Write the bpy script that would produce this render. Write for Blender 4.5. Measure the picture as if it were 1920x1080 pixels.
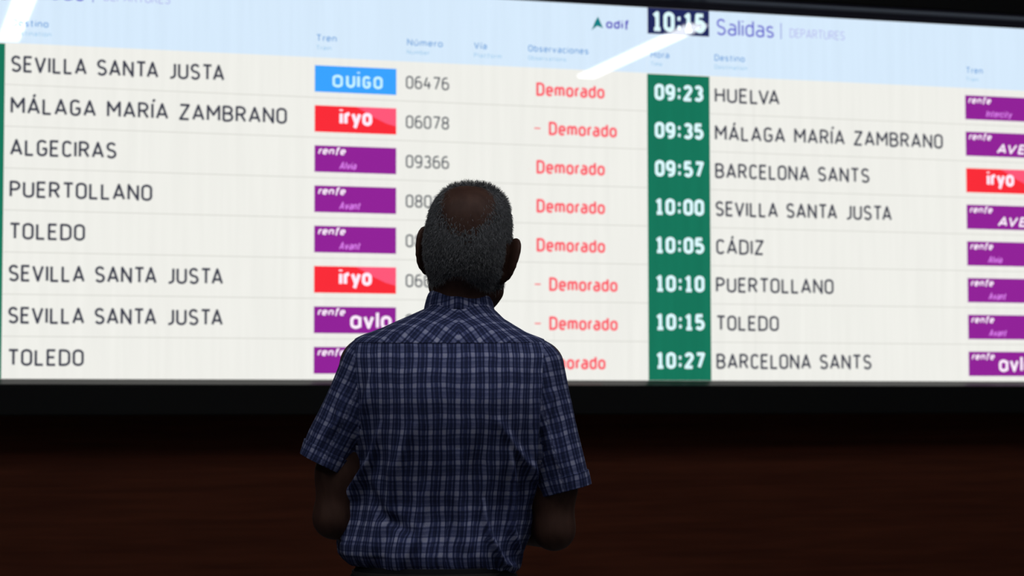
import bpy, bmesh, math, random
import numpy as np
from mathutils import Vector, Matrix, noise

for o in list(bpy.data.objects):
    bpy.data.objects.remove(o, do_unlink=True)
SC = bpy.context.scene
COL = SC.collection
R = math.radians

# ------------------------------------------------------------------ camera
cam_data = bpy.data.cameras.new('camera')
cam = bpy.data.objects.new('camera', cam_data)
COL.objects.link(cam)
cam_data.sensor_width = 36.0
cam_data.lens = 3987.85 / 1920 * 36.0
cam.location = (0, 0, 1.29)
yaw, pit, rol = R(16.84), R(3.251), R(-0.08)
cam.matrix_world = (Matrix.Translation((0, 0, 1.29)) @ Matrix.Rotation(-yaw, 4, 'Z')
                    @ Matrix.Rotation(R(90) + pit, 4, 'X') @ Matrix.Rotation(rol, 4, 'Z'))
cam_data.dof.use_dof = True
cam_data.dof.focus_distance = 3.95
cam_data.dof.aperture_fstop = 6.4
cam_data.clip_end = 200
SC.camera = cam

# ------------------------------------------------------------------ light
world = bpy.data.worlds.new('world')
SC.world = world
world.use_nodes = True
world.node_tree.nodes['Background'].inputs[0].default_value = (0.55, 0.68, 1.0, 1)
world.node_tree.nodes['Background'].inputs[1].default_value = 0.02
SC.view_settings.view_transform = 'Standard'
SC.view_settings.look = 'None'
SC.view_settings.exposure = 0.0
SC.view_settings.gamma = 1.0
SC.view_settings.use_curve_mapping = False
LAMP_RADIANCE = 22.0

# ------------------------------------------------------------------ helpers
def lin(c):
    c = c / 255.0
    return c / 12.92 if c <= 0.04045 else ((c + 0.055) / 1.055) ** 2.4

def srgb(r, g, b):
    return (lin(r), lin(g), lin(b), 1)

def mat(name, col, rough=0.6, spec=0.5, **kw):
    m = bpy.data.materials.new(name)
    m.use_nodes = True
    b = m.node_tree.nodes['Principled BSDF']
    b.inputs['Base Color'].default_value = col
    b.inputs['Roughness'].default_value = rough
    b.inputs['Specular IOR Level'].default_value = spec
    for k, v in kw.items():
        b.inputs[k.replace('_', ' ')].default_value = v
    return m

def nd(m, t, **kw):
    n = m.node_tree.nodes.new(t)
    for k, v in kw.items():
        setattr(n, k, v)
    return n

def ln(m, a, b):
    m.node_tree.links.new(a, b)

def screen_mat(name, r, g, b, k=1.0, uneven=0.0):
    """lit pixels behind the glossy front glass of the display"""
    m = mat(name, (0.004, 0.004, 0.005, 1), rough=0.012, spec=0.5)
    p = m.node_tree.nodes['Principled BSDF']
    p.inputs['Emission Color'].default_value = srgb(r, g, b)
    p.inputs['Emission Strength'].default_value = k
    if uneven:
        tc = nd(m, 'ShaderNodeTexCoord')
        mp = nd(m, 'ShaderNodeMapping')
        mp.inputs['Scale'].default_value = (16, 1, 0.8)
        nz = nd(m, 'ShaderNodeTexNoise')
        nz.inputs['Scale'].default_value = 2.2
        nz.inputs['Detail'].default_value = 4
        mr = nd(m, 'ShaderNodeMapRange')
        mr.inputs['From Min'].default_value = 0.3
        mr.inputs['From Max'].default_value = 0.7
        mr.inputs['To Min'].default_value = k * (1 - uneven)
        mr.inputs['To Max'].default_value = k * (1 + uneven)
        ln(m, tc.outputs['Object'], mp.inputs['Vector'])
        ln(m, mp.outputs['Vector'], nz.inputs['Vector'])
        ln(m, nz.outputs['Fac'], mr.inputs['Value'])
        ln(m, mr.outputs['Result'], p.inputs['Emission Strength'])
    return m

def empty(name, loc, rz=0.0):
    o = bpy.data.objects.new(name, None)
    o.location = loc
    o.rotation_euler = (0, 0, rz)
    o.empty_display_size = 0.1
    COL.objects.link(o)
    return o

def tag(o, label=None, cat=None, group=None, kind=None):
    for k, v in (('label', label), ('category', cat), ('group', group), ('kind', kind)):
        if v:
            o[k] = v
    return o

def link_mesh(name, me, m, parent=None):
    o = bpy.data.objects.new(name, me)
    if m:
        me.materials.append(m)
    COL.objects.link(o)
    if parent:
        o.parent = parent
    return o

def pydata(name, vs, fs, m, parent=None, smooth=False):
    me = bpy.data.meshes.new(name)
    me.from_pydata(vs, [], fs)
    me.update()
    if smooth:
        me.shade_smooth()
    return link_mesh(name, me, m, parent)

def box_data(x0, x1, y0, y1, z0, z1):
    v = [(x0, y0, z0), (x1, y0, z0), (x1, y1, z0), (x0, y1, z0),
         (x0, y0, z1), (x1, y0, z1), (x1, y1, z1), (x0, y1, z1)]
    f = [(0, 3, 2, 1), (4, 5, 6, 7), (0, 1, 5, 4), (1, 2, 6, 5), (2, 3, 7, 6), (3, 0, 4, 7)]
    return v, f

def box(name, b, m, parent=None, bevel=0.0):
    v, f = box_data(*b)
    o = pydata(name, v, f, m, parent)
    if bevel:
        md = o.modifiers.new('bevel', 'BEVEL')
        md.width = bevel
        md.segments = 3
    return o

# ------------------------------------------------------------------ stroke lettering
def arc(cx, cy, rx, ry, a0, a1, n=8):
    return [(cx + rx * math.cos(R(a0 + (a1 - a0) * i / n)), cy + ry * math.sin(R(a0 + (a1 - a0) * i / n)))
            for i in range(n + 1)]

def rrect(x0, y0, x1, y1, r):
    r = min(r, (x1 - x0) / 2)
    q = []
    for cx, cy, a in ((x1 - r, y1 - r, 0), (x0 + r, y1 - r, 90), (x0 + r, y0 + r, 180), (x1 - r, y0 + r, 270)):
        q += arc(cx, cy, r, r, a, a + 90, 4)
    return q + [q[0]]

def glyphs():
    g = {}
    U = .46
    g['A'] = (.52, [[(0, 0), (.26, 1), (.52, 0)], [(.09, .28), (.43, .28)]])
    g['Á'] = (.52, g['A'][1] + [[(.24, 1.14), (.34, 1.32)]])
    g['B'] = (.45, [[(0, 0), (0, 1), (.24, 1)] + arc(.22, .76, .2, .24, 90, -90, 8)[1:] + [(0, .52)],
                    [(.2, .52)] + arc(.22, .26, .23, .26, 90, -90, 8) + [(0, 0)]])
    g['C'] = (.42, [arc(.23, .77, .2, .23, 20, 180, 8) + arc(.23, .23, .2, .23, 180, 340, 8)])
    g['D'] = (.46, [[(0, 0), (0, 1), (.2, 1)] + arc(.2, .74, .26, .26, 90, 0, 5) + arc(.2, .26, .26, .26, 0, -90, 5) + [(0, 0)]])
    g['E'] = (.38, [[(.38, 0), (0, 0), (0, 1), (.38, 1)], [(0, .52), (.33, .52)]])
    g['F'] = (.38, [[(0, 0), (0, 1), (.38, 1)], [(0, .5), (.33, .5)]])
    g['G'] = (.45, [arc(.23, .77, .21, .23, 25, 180, 8) + arc(.23, .23, .21, .23, 180, 360, 8) + [(.44, .46), (.24, .46)]])
    g['H'] = (.46, [[(0, 0), (0, 1)], [(.46, 0), (.46, 1)], [(0, .52), (.46, .52)]])
    g['I'] = (.0, [[(0, 0), (0, 1)]])
    g['Í'] = (.0, [[(0, 0), (0, 1)], [(0.02, 1.14), (.12, 1.32)]])
    g['J'] = (.3, [[(.3, 1), (.3, .24)] + arc(.08, .22, .22, .22, 0, -100, 6)])
    g['L'] = (.36, [[(0, 1), (0, 0), (.36, 0)]])
    g['M'] = (.58, [[(0, 0), (0, 1), (.29, .38), (.58, 1), (.58, 0)]])
    g['N'] = (.47, [[(0, 0), (0, 1), (.47, 0), (.47, 1)]])
    g['O'] = (.44, [rrect(0, 0, .44, 1, .22)])
    g['P'] = (.42, [[(0, 0), (0, 1), (.2, 1)] + arc(.2, .74, .22, .26, 90, -90, 8) + [(0, .48)]])
    g['R'] = (.44, [g['P'][1][0], [(.22, .48), (.44, 0)]])
    g['S'] = (.42, [arc(.21, .75, .2, .25, 25, 250, 10) + arc(.21, .245, .21, .245, 80, -155, 10)])
    g['T'] = (.46, [[(0, 1), (.46, 1)], [(.23, 0), (.23, 1)]])
    g['U'] = (.45, [[(0, 1), (0, .22)] + arc(.225, .225, .225, .225, 180, 360, 8) + [(.45, 1)]])
    g['V'] = (.5, [[(0, 1), (.25, 0), (.5, 1)]])
    g['Z'] = (.44, [[(0, 1), (.44, 1), (0, 0), (.44, 0)]])
    g['0'] = (.42, [rrect(0, 0, .42, 1, .21)])
    g['1'] = (.36, [[(.0, .82), (.18, 1), (.18, 0)], [(0, 0), (.36, 0)]])
    g['2'] = (.42, [arc(.21, .76, .2, .24, 165, -25, 9) + [(0, 0), (.43, 0)]])
    g['3'] = (.42, [arc(.2, .76, .2, .24, 150, -90, 9), arc(.2, .26, .22, .26, 90, -150, 9)])
    g['4'] = (.46, [[(.2, 1), (0, .3), (.46, .3)], [(.32, .6), (.32, 0)]])
    g['5'] = (.42, [[(.38, 1), (.04, 1), (.02, .56)] + arc(.2, .3, .22, .3, 120, -150, 9)])
    g['6'] = (.42, [[(.36, 1)] + arc(.21, .62, .21, .38, 90, 180, 5)[1:] + [(0, .3)], rrect(0, 0, .42, .6, .21)])
    g['7'] = (.42, [[(0, 1), (.42, 1), (.14, 0)]])
    g['8'] = (.42, [rrect(.02, .52, .40, 1, .19), rrect(0, 0, .42, .52, .21)])
    g['9'] = (.42, [[(.06, 0)] + arc(.21, .38, .21, .38, -90, 0, 5)[1:] + [(.42, .7)], rrect(0, .4, .42, 1, .21)])
    g[':'] = (.16, [[(0, .16), (.16, .16)], [(0, .72), (.16, .72)]])
    g['|'] = (.0, [[(0, -.2), (0, 1.1)]])
    g['-'] = (.34, [[(0, .48), (.34, .48)]])
    g['.'] = (.05, [[(0, .45), (.05, .45)]])
    x = .7
    bowl = rrect(0, 0, .38, x, .19)
    g['a'] = (.38, [[(.06, x), (.2, x)] + arc(.2, .52, .18, .18, 90, 0, 4) + [(.38, 0)], rrect(0, 0, .38, .4, .18)])
    g['@'] = (.42, [rrect(0, 0, .42, x, .21), [(.42, 0), (.42, x)]])          # single-storey a
    g['b'] = (.38, [bowl, [(0, 0), (0, 1)]])
    g['c'] = (.34, [arc(.19, x - .19, .19, .19, 30, 180, 6) + arc(.19, .19, .19, .19, 180, 330, 6)])
    g['d'] = (.38, [bowl, [(.38, 0), (.38, 1)]])
    g['e'] = (.38, [[(0, .35), (.38, .35), (.38, .5)] + arc(.19, x - .19, .19, .19, 0, 180, 8) + arc(.19, .19, .19, .19, 180, 320, 6)])
    g['f'] = (.26, [[(.3, 1)] + arc(.22, .88, .12, .12, 90, 180, 3) + [(.1, -.15)], [(0, x), (.26, x)]])
    g['g'] = (.4, [rrect(0, 0, .4, x, .2), [(.4, x), (.4, -.1)] + arc(.2, -.1, .2, .14, 0, -150, 5)])
    g['h'] = (.38, [[(0, 0), (0, 1)], [(0, .5)] + arc(.19, x - .19, .19, .19, 180, 0, 6) + [(.38, 0)]])
    g['i'] = (.0, [[(0, 0), (0, x)], [(0, .9), (0, 1)]])
    g['í'] = (.0, [[(0, 0), (0, x)], [(0, .85), (.1, 1.02)]])
    g['l'] = (.0, [[(0, 0), (0, 1)]])
    g['m'] = (.6, [[(0, 0), (0, x)], [(0, .5)] + arc(.15, x - .15, .15, .15, 180, 0, 5) + [(.3, 0)],
                   [(.3, .5)] + arc(.45, x - .15, .15, .15, 180, 0, 5) + [(.6, 0)]])
    g['n'] = (.38, [[(0, 0), (0, x)], [(0, .5)] + arc(.19, x - .19, .19, .19, 180, 0, 6) + [(.38, 0)]])
    g['o'] = (.4, [rrect(0, 0, .4, x, .2)])
    g['p'] = (.38, [bowl, [(0, x), (0, -.28)]])
    g['r'] = (.15, [[(0, 0), (0, x)], [(0, .45)] + arc(.2, .5, .2, .2, 180, 85, 4)])
    g['s'] = (.34, [arc(.17, .52, .16, .18, 25, 250, 8) + arc(.17, .17, .17, .17, 80, -155, 8)])
    g['t'] = (.26, [[(.1, .95), (.1, .14)] + arc(.22, .12, .12, .12, 180, 270, 3), [(0, x), (.26, x)]])
    g['u'] = (.38, [[(0, x), (0, .19)] + arc(.19, .19, .19, .19, 180, 360, 6) + [(.38, x)]])
    g['ú'] = (.38, g['u'][1] + [[(.16, .84), (.26, 1.02)]])
    g['v'] = (.4, [[(0, x), (.2, 0), (.4, x)]])
    g['y'] = (.4, [[(0, x), (.21, .02)], [(.42, x), (.12, -.3)]])
    return g

GL = glyphs()

KERN = {'LV': -.12, 'VA': -.15, 'AV': -.15, 'TA': -.10, 'LT': -.12, 'EV': -.03, 'TO': -.03, 'LO': -.03, 'ra': -.02}

def text_width(s, w, track):
    tot = 0
    for i, ch in enumerate(s):
        tot += (.2 if ch == ' ' else GL[ch][0]) + w + track + KERN.get(s[i:i + 2], 0)
    return tot - track

def text_geo(s, x0, x1, zb, cap, w, y, shear=0.0, xs=None):
    """strokes of a line of text from x0 to x1, baseline zb; w = stroke width / cap height"""
    track = .085
    base = text_width(s, w, track)
    k = (x1 - x0) / (base * cap) if x1 is not None else (xs or 1.0)
    vs, fs = [], []
    pen = w / 2
    hw = w / 2 * cap
    for ci, ch in enumerate(s):
        if ch == ' ':
            pen += .2 + w + track
            continue
        adv, strokes = GL[ch]
        for st in strokes:
            pts = []
            for px, pz in st:
                zz = w / 2 + pz * (1 - w)
                X = x0 + (pen + px) * cap * k + shear * zz * cap
                pts.append((X, zb + zz * cap))
            closed = len(st) > 3 and abs(st[0][0] - st[-1][0]) + abs(st[0][1] - st[-1][1]) < 1e-6
            for i in range(len(pts) - 1):
                (ax, az), (bx, bz) = pts[i], pts[i + 1]
                dx, dz = bx - ax, bz - az
                L = math.hypot(dx, dz)
                if L < 1e-7:
                    continue
                nx, nz = -dz / L * hw, dx / L * hw
                n = len(vs)
                vs += [(ax + nx, y, az + nz), (ax - nx, y, az - nz), (bx - nx, y, bz - nz), (bx + nx, y, bz + nz)]
                fs.append((n, n + 1, n + 2, n + 3))
            for i in range(len(pts)):
                if closed or 0 < i < len(pts) - 1:
                    n = len(vs)
                    for a in range(8):
                        vs.append((pts[i][0] + hw * math.cos(a * math.pi / 4), y, pts[i][1] + hw * math.sin(a * math.pi / 4)))
                    fs.append(tuple(range(n, n + 8)))
        pen += adv + w + track + KERN.get(s[ci:ci + 2], 0)
    return vs, fs

def word_gaps(s, x0, x1, cap, w):
    track = .085
    k = (x1 - x0) / (text_width(s, w, track) * cap)
    pen, out = 0, [x0 - 1]
    for i, ch in enumerate(s):
        if ch == ' ':
            out.append(x0 + (pen + .1) * cap * k)
        pen += (.2 if ch == ' ' else GL[ch][0]) + w + track + KERN.get(s[i:i + 2], 0)
    return out + [x1 + 1]

# ------------------------------------------------------------------ setting
D = 7.65                                             # distance of the display front from the camera's foot
ROW = .1482
Z_ROWS = 2.5839                                      # top of the first row
Z_BOT = Z_ROWS - 8 * ROW                             # 1.398
Z_TOP = 2.8385
X_L, W_DISP = 0.188, 2.6735

wood = mat('dark_red_wood', (0.05, 0.018, 0.010, 1), rough=0.7, spec=0.08)
tc = nd(wood, 'ShaderNodeTexCoord'); mp = nd(wood, 'ShaderNodeMapping'); nz = nd(wood, 'ShaderNodeTexNoise')
cr = nd(wood, 'ShaderNodeValToRGB')
mp.inputs['Scale'].default_value = (0.7, 1, 14)
nz.inputs['Scale'].default_value = 3.0; nz.inputs['Detail'].default_value = 6; nz.inputs['Distortion'].default_value = .4
cr.color_ramp.elements[0].position = .3; cr.color_ramp.elements[0].color = (0.060, 0.0155, 0.0075, 1)
cr.color_ramp.elements[1].position = .7; cr.color_ramp.elements[1].color = (0.095, 0.0255, 0.0120, 1)
ln(wood, tc.outputs['Object'], mp.inputs['Vector']); ln(wood, mp.outputs['Vector'], nz.inputs['Vector'])
ln(wood, nz.outputs['Fac'], cr.inputs['Fac'])
ln(wood, cr.outputs['Color'], wood.node_tree.nodes['Principled BSDF'].inputs['Base Color'])

black = mat('black_housing', (0.004, 0.0038, 0.0038, 1), rough=0.6, spec=0.15)
lipmat = mat('satin_black_lip', (0.035, 0.033, 0.032, 1), rough=0.35, spec=0.5)
stone = mat('grey_stone_floor', (0.11, 0.11, 0.12, 1), rough=0.5)
n2 = nd(stone, 'ShaderNodeTexNoise'); n2.inputs['Scale'].default_value = 60
c2 = nd(stone, 'ShaderNodeValToRGB')
c2.color_ramp.elements[0].color = (0.08, 0.08, 0.085, 1); c2.color_ramp.elements[1].color = (0.15, 0.15, 0.155, 1)
ln(stone, n2.outputs['Fac'], c2.inputs['Fac'])
ln(stone, c2.outputs['Color'], stone.node_tree.nodes['Principled BSDF'].inputs['Base Color'])
ceil_m = mat('dark_ceiling', (0.06, 0.06, 0.065, 1), rough=0.8)

tag(box('floor', (-9, 15, -12, 8.2, -.1, 0), stone), kind='structure')
tag(box('ceiling', (-9, 15, -12, 8.2, 5.1, 5.2), ceil_m), kind='structure')
tag(box('wall_back', (-9, 15, 7.86, 8.2, 0, 5.1), wood), kind='structure')

# ------------------------------------------------------------------ display housing
hx0, hx1 = X_L - .12, X_L + 2 * W_DISP + .12
hs = empty('display_housing', (X_L + W_DISP, 7.86, 1.27))
tag(hs, 'wide black frame around the two lit departure displays on the wood wall', 'display frame')
def hbox(name, b, m, bevel=0.0):
    cx, cy, cz = hs.location
    return box(name, (b[0] - cx, b[1] - cx, b[2] - cy, b[3] - cy, b[4] - cz, b[5] - cz), m, hs, bevel)
YF = D - .035
hbox('lower_rail', (hx0, hx1, YF, 7.86, 1.268, Z_BOT - .021), black, .006)
hbox('upper_rail', (hx0, hx1, YF - .01, 7.86, Z_TOP + .05, 3.55), black, .006)
hbox('side_rail', (hx0, X_L - .002, YF, 7.86, Z_BOT - .0205, Z_TOP + .0495), black, .004)
hbox('side_rail', (X_L + 2 * W_DISP + .002, hx1, YF, 7.86, Z_BOT - .0205, Z_TOP + .0495), black, .004)
hbox('back_panel', (X_L, X_L + 2 * W_DISP, D + .06, 7.86, Z_BOT - .02, Z_TOP + .049), black)
def lip(name, prof, m):
    cx, cy, cz = hs.location
    n = len(prof)
    a, b = X_L - .001 - cx, X_L + 2 * W_DISP + .001 - cx
    vs = [(a, y - cy, z - cz) for y, z in prof] + [(b, y - cy, z - cz) for y, z in prof]
    fs = [(i, (i + 1) % n, n + (i + 1) % n, n + i) for i in range(n)] + [tuple(range(n))[::-1], tuple(range(n, 2 * n))]
    return pydata(name, vs, fs, m, hs)
lip('lower_lip', [(D + .05, Z_BOT - .001), (D - .002, Z_BOT - .001), (D - .006, Z_BOT - .003), (YF, Z_BOT - .020), (D + .05, Z_BOT - .020)], lipmat)
lip('upper_lip', [(D + .05, Z_TOP + .0485), (YF - .008, Z_TOP + .0485), (YF - .004, Z_TOP + .040), (D - .012, Z_TOP + .028),
                  (D - .004, Z_TOP + .001), (D + .05, Z_TOP + .001)], mat('blue_black_lip', (0.022, 0.020, 0.034, 1), rough=0.4, spec=0.4))

# ------------------------------------------------------------------ the two displays
S_cream = screen_mat('screen_cream', 240, 240, 234, 1.0, 0.022)
S_head = screen_mat('screen_header_blue', 215, 235, 253, 1.0, 0.02)
S_green = screen_mat('screen_green', 22, 117, 90, 1.0, 0.05)
S_navy = screen_mat('screen_navy', 32, 40, 92)
S_text = screen_mat('screen_text_grey', 62, 64, 78)
S_num = screen_mat('screen_number_grey', 92, 96, 102)
S_red = screen_mat('screen_remark_red', 250, 98, 110)
S_dot = screen_mat('screen_faint_pink', 240, 200, 200)
S_time = screen_mat('screen_time_white', 222, 250, 255)
S_white = screen_mat('screen_white', 255, 240, 255)
S_lilac = screen_mat('screen_lilac', 222, 130, 240)
S_blue = screen_mat('screen_badge_blue', 58, 163, 255)
S_bluetext = screen_mat('screen_badge_pale_blue', 200, 244, 255)
S_crim = screen_mat('screen_badge_red', 250, 44, 56)
S_pink = screen_mat('screen_badge_pink', 255, 88, 122)
S_purp = screen_mat('screen_badge_purple', 145, 34, 152)
S_title = screen_mat('screen_title_violet', 104, 104, 205)
S_title2 = screen_mat('screen_title_lilac', 180, 184, 236)
S_col = screen_mat('screen_heading_blue', 128, 172, 222)
S_col2 = screen_mat('screen_heading_pale', 168, 206, 236)
S_div = screen_mat('screen_divider', 214, 214, 207)
S_seam = screen_mat('screen_seam', 222, 222, 216)
S_teal = screen_mat('screen_logo_teal', 20, 128, 132)
S_logo = screen_mat('screen_logo_violet', 92, 84, 190)

def display(xl, label, rows, show_times, clock, logo, remarks, seam_u, has_title=True):
    root = empty('departure_display', (xl, D, Z_BOT))
    tag(root, label, 'departure board')
    Z0 = Z_BOT
    def quad(name, u0, u1, z0, z1, lay, m, par=root):
        y = -lay * .0006
        return pydata(name, [(u0, y, z0 - Z0), (u1, y, z0 - Z0), (u1, y, z1 - Z0), (u0, y, z1 - Z0)], [(0, 1, 2, 3)], m, par)
    def txt(name, s, u0, u1, zb, cap, w, lay, m, par=root, shear=0.0, xs=None):
        vs, fs = text_geo(s, u0, u1, zb - Z0, cap, w, -lay * .0006, shear, xs)
        return pydata(name, vs, fs, m, par)
    # lit slab behind the glass
    box('screen_panel', (0, W_DISP - .0004, 0, .05, 0, Z_TOP - Z0), S_cream, root)
    quad('header_band', 0, W_DISP - .0004, Z_ROWS, Z_TOP, 1, S_head)
    col = quad('time_column', 0, .2585, Z_BOT, Z_ROWS - .003, 1, S_green)
    for i in range(1, 8):
        z = Z_ROWS - i * ROW
        quad('row_divider', .2605, W_DISP - .002, z - .0016, z + .0014, 1, S_div)
    for u, za, zb_ in seam_u:
        quad('module_seam', u - .0009, u + .0009, za, zb_, 1.5, S_seam)
    # headings
    ck = quad('clock_box', .003, .2585, Z_TOP - .101, Z_TOP, 2, S_navy)
    if clock:
        txt('clock_digits', clock, .022, .243, Z_TOP - .090, .078, .2, 4, S_time, ck)
    txt('title_text', 'Salidas', .2885, .533, Z_TOP - .0935, .066, .115, 3, S_title)
    txt('title_text', '|', .561, None, Z_TOP - .087, .052, .06, 3, S_title, xs=1)
    txt('title_translation', 'DEPARTURES', .600, .838, Z_TOP - .087, .036, .10, 3, S_title2)
    hz = Z_ROWS
    heads = [('Hora', 'Time', .014, .092, .062), ('Destino', 'Destination', .279, .408, .418),
             ('Tren', 'Train', 1.374, 1.452, 1.432), ('Número', 'Number', 1.718, 1.858, 1.806),
             ('Vía', 'Platform', 1.978, 2.030, 2.088), ('Observaciones', 'Observations', 2.192, 2.435, 2.345)]
    for a, b, u0, u1, u2 in heads:
        txt('column_heading', a, u0, u1, hz + .060, .026, .17, 3, S_col)
        txt('column_translation', b, u0, u2, hz + .028, .017, .16, 3, S_col2)
    if logo:
        zc = Z_TOP - .068
        m_ = pydata('logo_mark', [(2.447, -.002, zc - Z0 - .032), (2.462, -.002, zc - Z0 + .004), (2.473, -.002, zc - Z0 + .022),
                                  (2.494, -.002, zc - Z0 - .022), (2.470, -.002, zc - Z0 - .014)],
                    [(0, 4, 1), (1, 4, 3, 2)], S_teal, root)
        txt('logo_text', '@dif', 2.505, 2.600, zc - .022, .036, .2, 4, S_logo, m_)
    # rows
    for i, (t, dest, du, badge, num, rem) in enumerate(rows):
        zt = Z_ROWS - i * ROW
        if show_times:
            txt('departure_time', t, .030, .232, zt - .104, .064, .21, 3, S_time, col)
        vs, fs = text_geo(dest, .2785, .2785 + du, zt - .1040 - Z0, .0600, .150, -.0018)
        gaps = word_gaps(dest, .2785, .2785 + du, .0600, .150)
        for ga, gb in zip(gaps[:-1], gaps[1:]):                     # every word is a piece of its own
            kf = [f for f in fs if ga <= vs[f[0]][0] < gb]
            ids = sorted({i for f in kf for i in f}); mp_ = {q: n for n, q in enumerate(ids)}
            pydata('destination_word', [vs[q] for q in ids], [tuple(mp_[q] for q in f) for f in kf], S_text, root)
        bz1, bz0 = zt - .0295, zt - .1275
        bu0, bu1 = 1.3700, 1.6785
        kind = badge
        b = quad('train_badge', bu0, bu1, bz0, bz1, 2, {'ouigo': S_blue, 'iryo': S_crim}.get(kind, S_purp))
        if kind == 'ouigo':
            cy = bz0 + .019
            for ch, a_, c_, cp in (('O', 1.434, 1.477, .047), ('u', 1.487, 1.522, .066), ('i', 1.5345, 1.5345, .066),
                                   ('G', 1.548, 1.582, .047), ('O', 1.590, 1.627, .047)):
                if ch == 'i':
                    txt('badge_lettering', 'i', 1.5285, None, cy, .066, .17, 4, S_bluetext, b, xs=1)
                else:
                    txt('badge_lettering', ch, a_, c_, cy, cp, .2 if cp < .05 else .15, 4, S_bluetext, b)
        elif kind == 'iryo':
            vs = [(1.525, bz1), (bu1, bz1), (bu1, bz0 + .030), (1.640, bz0 + .040), (1.595, bz0 + .060), (1.555, bz0 + .083)]
            pydata('badge_gloss', [(u, -.0015, z - Z0) for u, z in vs], [tuple(range(6))[::-1]], S_pink, b)
            txt('badge_lettering', 'iryo', 1.463, 1.586, bz0 + .028, .064, .2, 4, S_white, b)
        else:
            txt('badge_lettering', 'renfe', 1.382, 1.484, bz1 - .033, .028, .19, 4, S_white, b, shear=.25)
            if kind == 'avlo':
                txt('badge_lettering', '@vlo', 1.505, 1.662, bz0 + .017, .066, .17, 4, S_white, b)
            elif kind == 'ave':
                txt('badge_lettering', 'AVE', 1.505, 1.640, bz0 + .013, .040, .2, 4, S_white, b, shear=.3)
            else:
                w_ = {'Alvia': .062, 'Avant': .078, 'Intercity': .116}[kind]
                txt('badge_lettering', kind, 1.462, 1.462 + w_, bz0 + .012, .028, .15, 4, S_lilac, b, shear=.25)
        if num:
            txt('train_number', num, 1.7145, 1.882, zt - .1025, .0495, .13, 3, S_num)
        if rem:
            dash = rem == '-'
            u0 = 2.2735 if dash else 2.2240
            txt('remark_text', 'Demorado', u0, u0 + .275, zt - .1085, .053, .185, 3, S_red)
            txt('remark_mark', '-' if dash else '.', 2.213 if dash else 2.192, None, zt - .1075, .050 if dash else .034,
                .1, 3, S_red if dash else S_dot, xs=1.4 if dash else 1)
    return root

display(X_L, 'left lit departure display behind the man, first row Sevilla Santa Justa with a blue badge',
        [(None, 'SEVILLA SANTA JUSTA', .758, 'ouigo', '06476', '.'),
         (None, 'MÁLAGA MARÍA ZAMBRANO', .989, 'iryo', '06078', '-'),
         (None, 'ALGECIRAS', .373, 'Alvia', '09366', '.'),
         (None, 'PUERTOLLANO', .501, 'Avant', '08016', '.'),
         (None, 'TOLEDO', .265, 'Avant', '08166', '.'),
         (None, 'SEVILLA SANTA JUSTA', .758, 'iryo', '06016', '-'),
         (None, 'SEVILLA SANTA JUSTA', .758, 'avlo', '02062', '-'),
         (None, 'TOLEDO', .265, 'Avant', '08186', '.')],
        False, None, True, True, [(2.292, Z_BOT, Z_BOT + .21)])
display(X_L + W_DISP, 'right lit departure display with a green column of times from 09:23 to 10:27',
        [('09:23', 'HUELVA', .277, 'Intercity', None, None),
         ('09:35', 'MÁLAGA MARÍA ZAMBRANO', .989, 'ave', None, None),
         ('09:57', 'BARCELONA SANTS', .662, 'iryo', None, None),
         ('10:00', 'SEVILLA SANTA JUSTA', .758, 'ave', None, None),
         ('10:05', 'CÁDIZ', .204, 'Alvia', None, None),
         ('10:10', 'PUERTOLLANO', .501, 'Avant', None, None),
         ('10:15', 'TOLEDO', .265, 'Avant', None, None),
         ('10:27', 'BARCELONA SANTS', .662, 'avlo', None, None)],
        True, '10:15', False, False, [(.4435, Z_BOT + .10, Z_BOT + 1.08)])

# ------------------------------------------------------------------ ceiling lights
lampm = mat('lamp_diffuser', (0.8, 0.8, 0.8, 1), rough=0.4)
_b = lampm.node_tree.nodes['Principled BSDF']
_b.inputs['Emission Color'].default_value = (0.93, 0.97, 1.0, 1)
_b.inputs['Emission Strength'].default_value = LAMP_RADIANCE
lamp_body = mat('lamp_body', (0.5, 0.5, 0.5, 1), rough=0.5)
bv, bf = box_data(-.15, .15, -1.5, 1.5, .0, .08)
body_me = bpy.data.meshes.new('lamp_body'); body_me.from_pydata(bv, [], bf); body_me.materials.append(lamp_body)
dv, df = box_data(-.095, .095, -1.47, 1.47, -.02, -.0005)
dif_me = bpy.data.meshes.new('diffuser'); dif_me.from_pydata(dv, [], df); dif_me.materials.append(lampm)
def lamp(x, y, label, group=None, length=1.0):
    r = empty('ceiling_light', (x, y, 5.02))
    r.scale = (1, length, 1)
    tag(r, label, 'ceiling light', group)
    for nm, me in (('lamp_body', body_me), ('diffuser', dif_me)):
        c = bpy.data.objects.new(nm, me); COL.objects.link(c); c.parent = r
lamp(1.31, -5.05, 'long white ceiling light mirrored at the top left corner of the displays')
lamp(7.67, -5.47, 'long white ceiling light mirrored below the 10:15 clock', length=1.14)
for x, wd_ in zip((-3.2, -.9, 1.42, 3.7, 6.0), ('leftmost', 'second from left', 'middle', 'second from right', 'rightmost')):  # unseen row, added to light the man and wall steeply from above
    lamp(x, 1.7, 'long white overhead light added to light the man, %s of five, unseen' % wd_, 'unseen lights added above the man')

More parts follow.
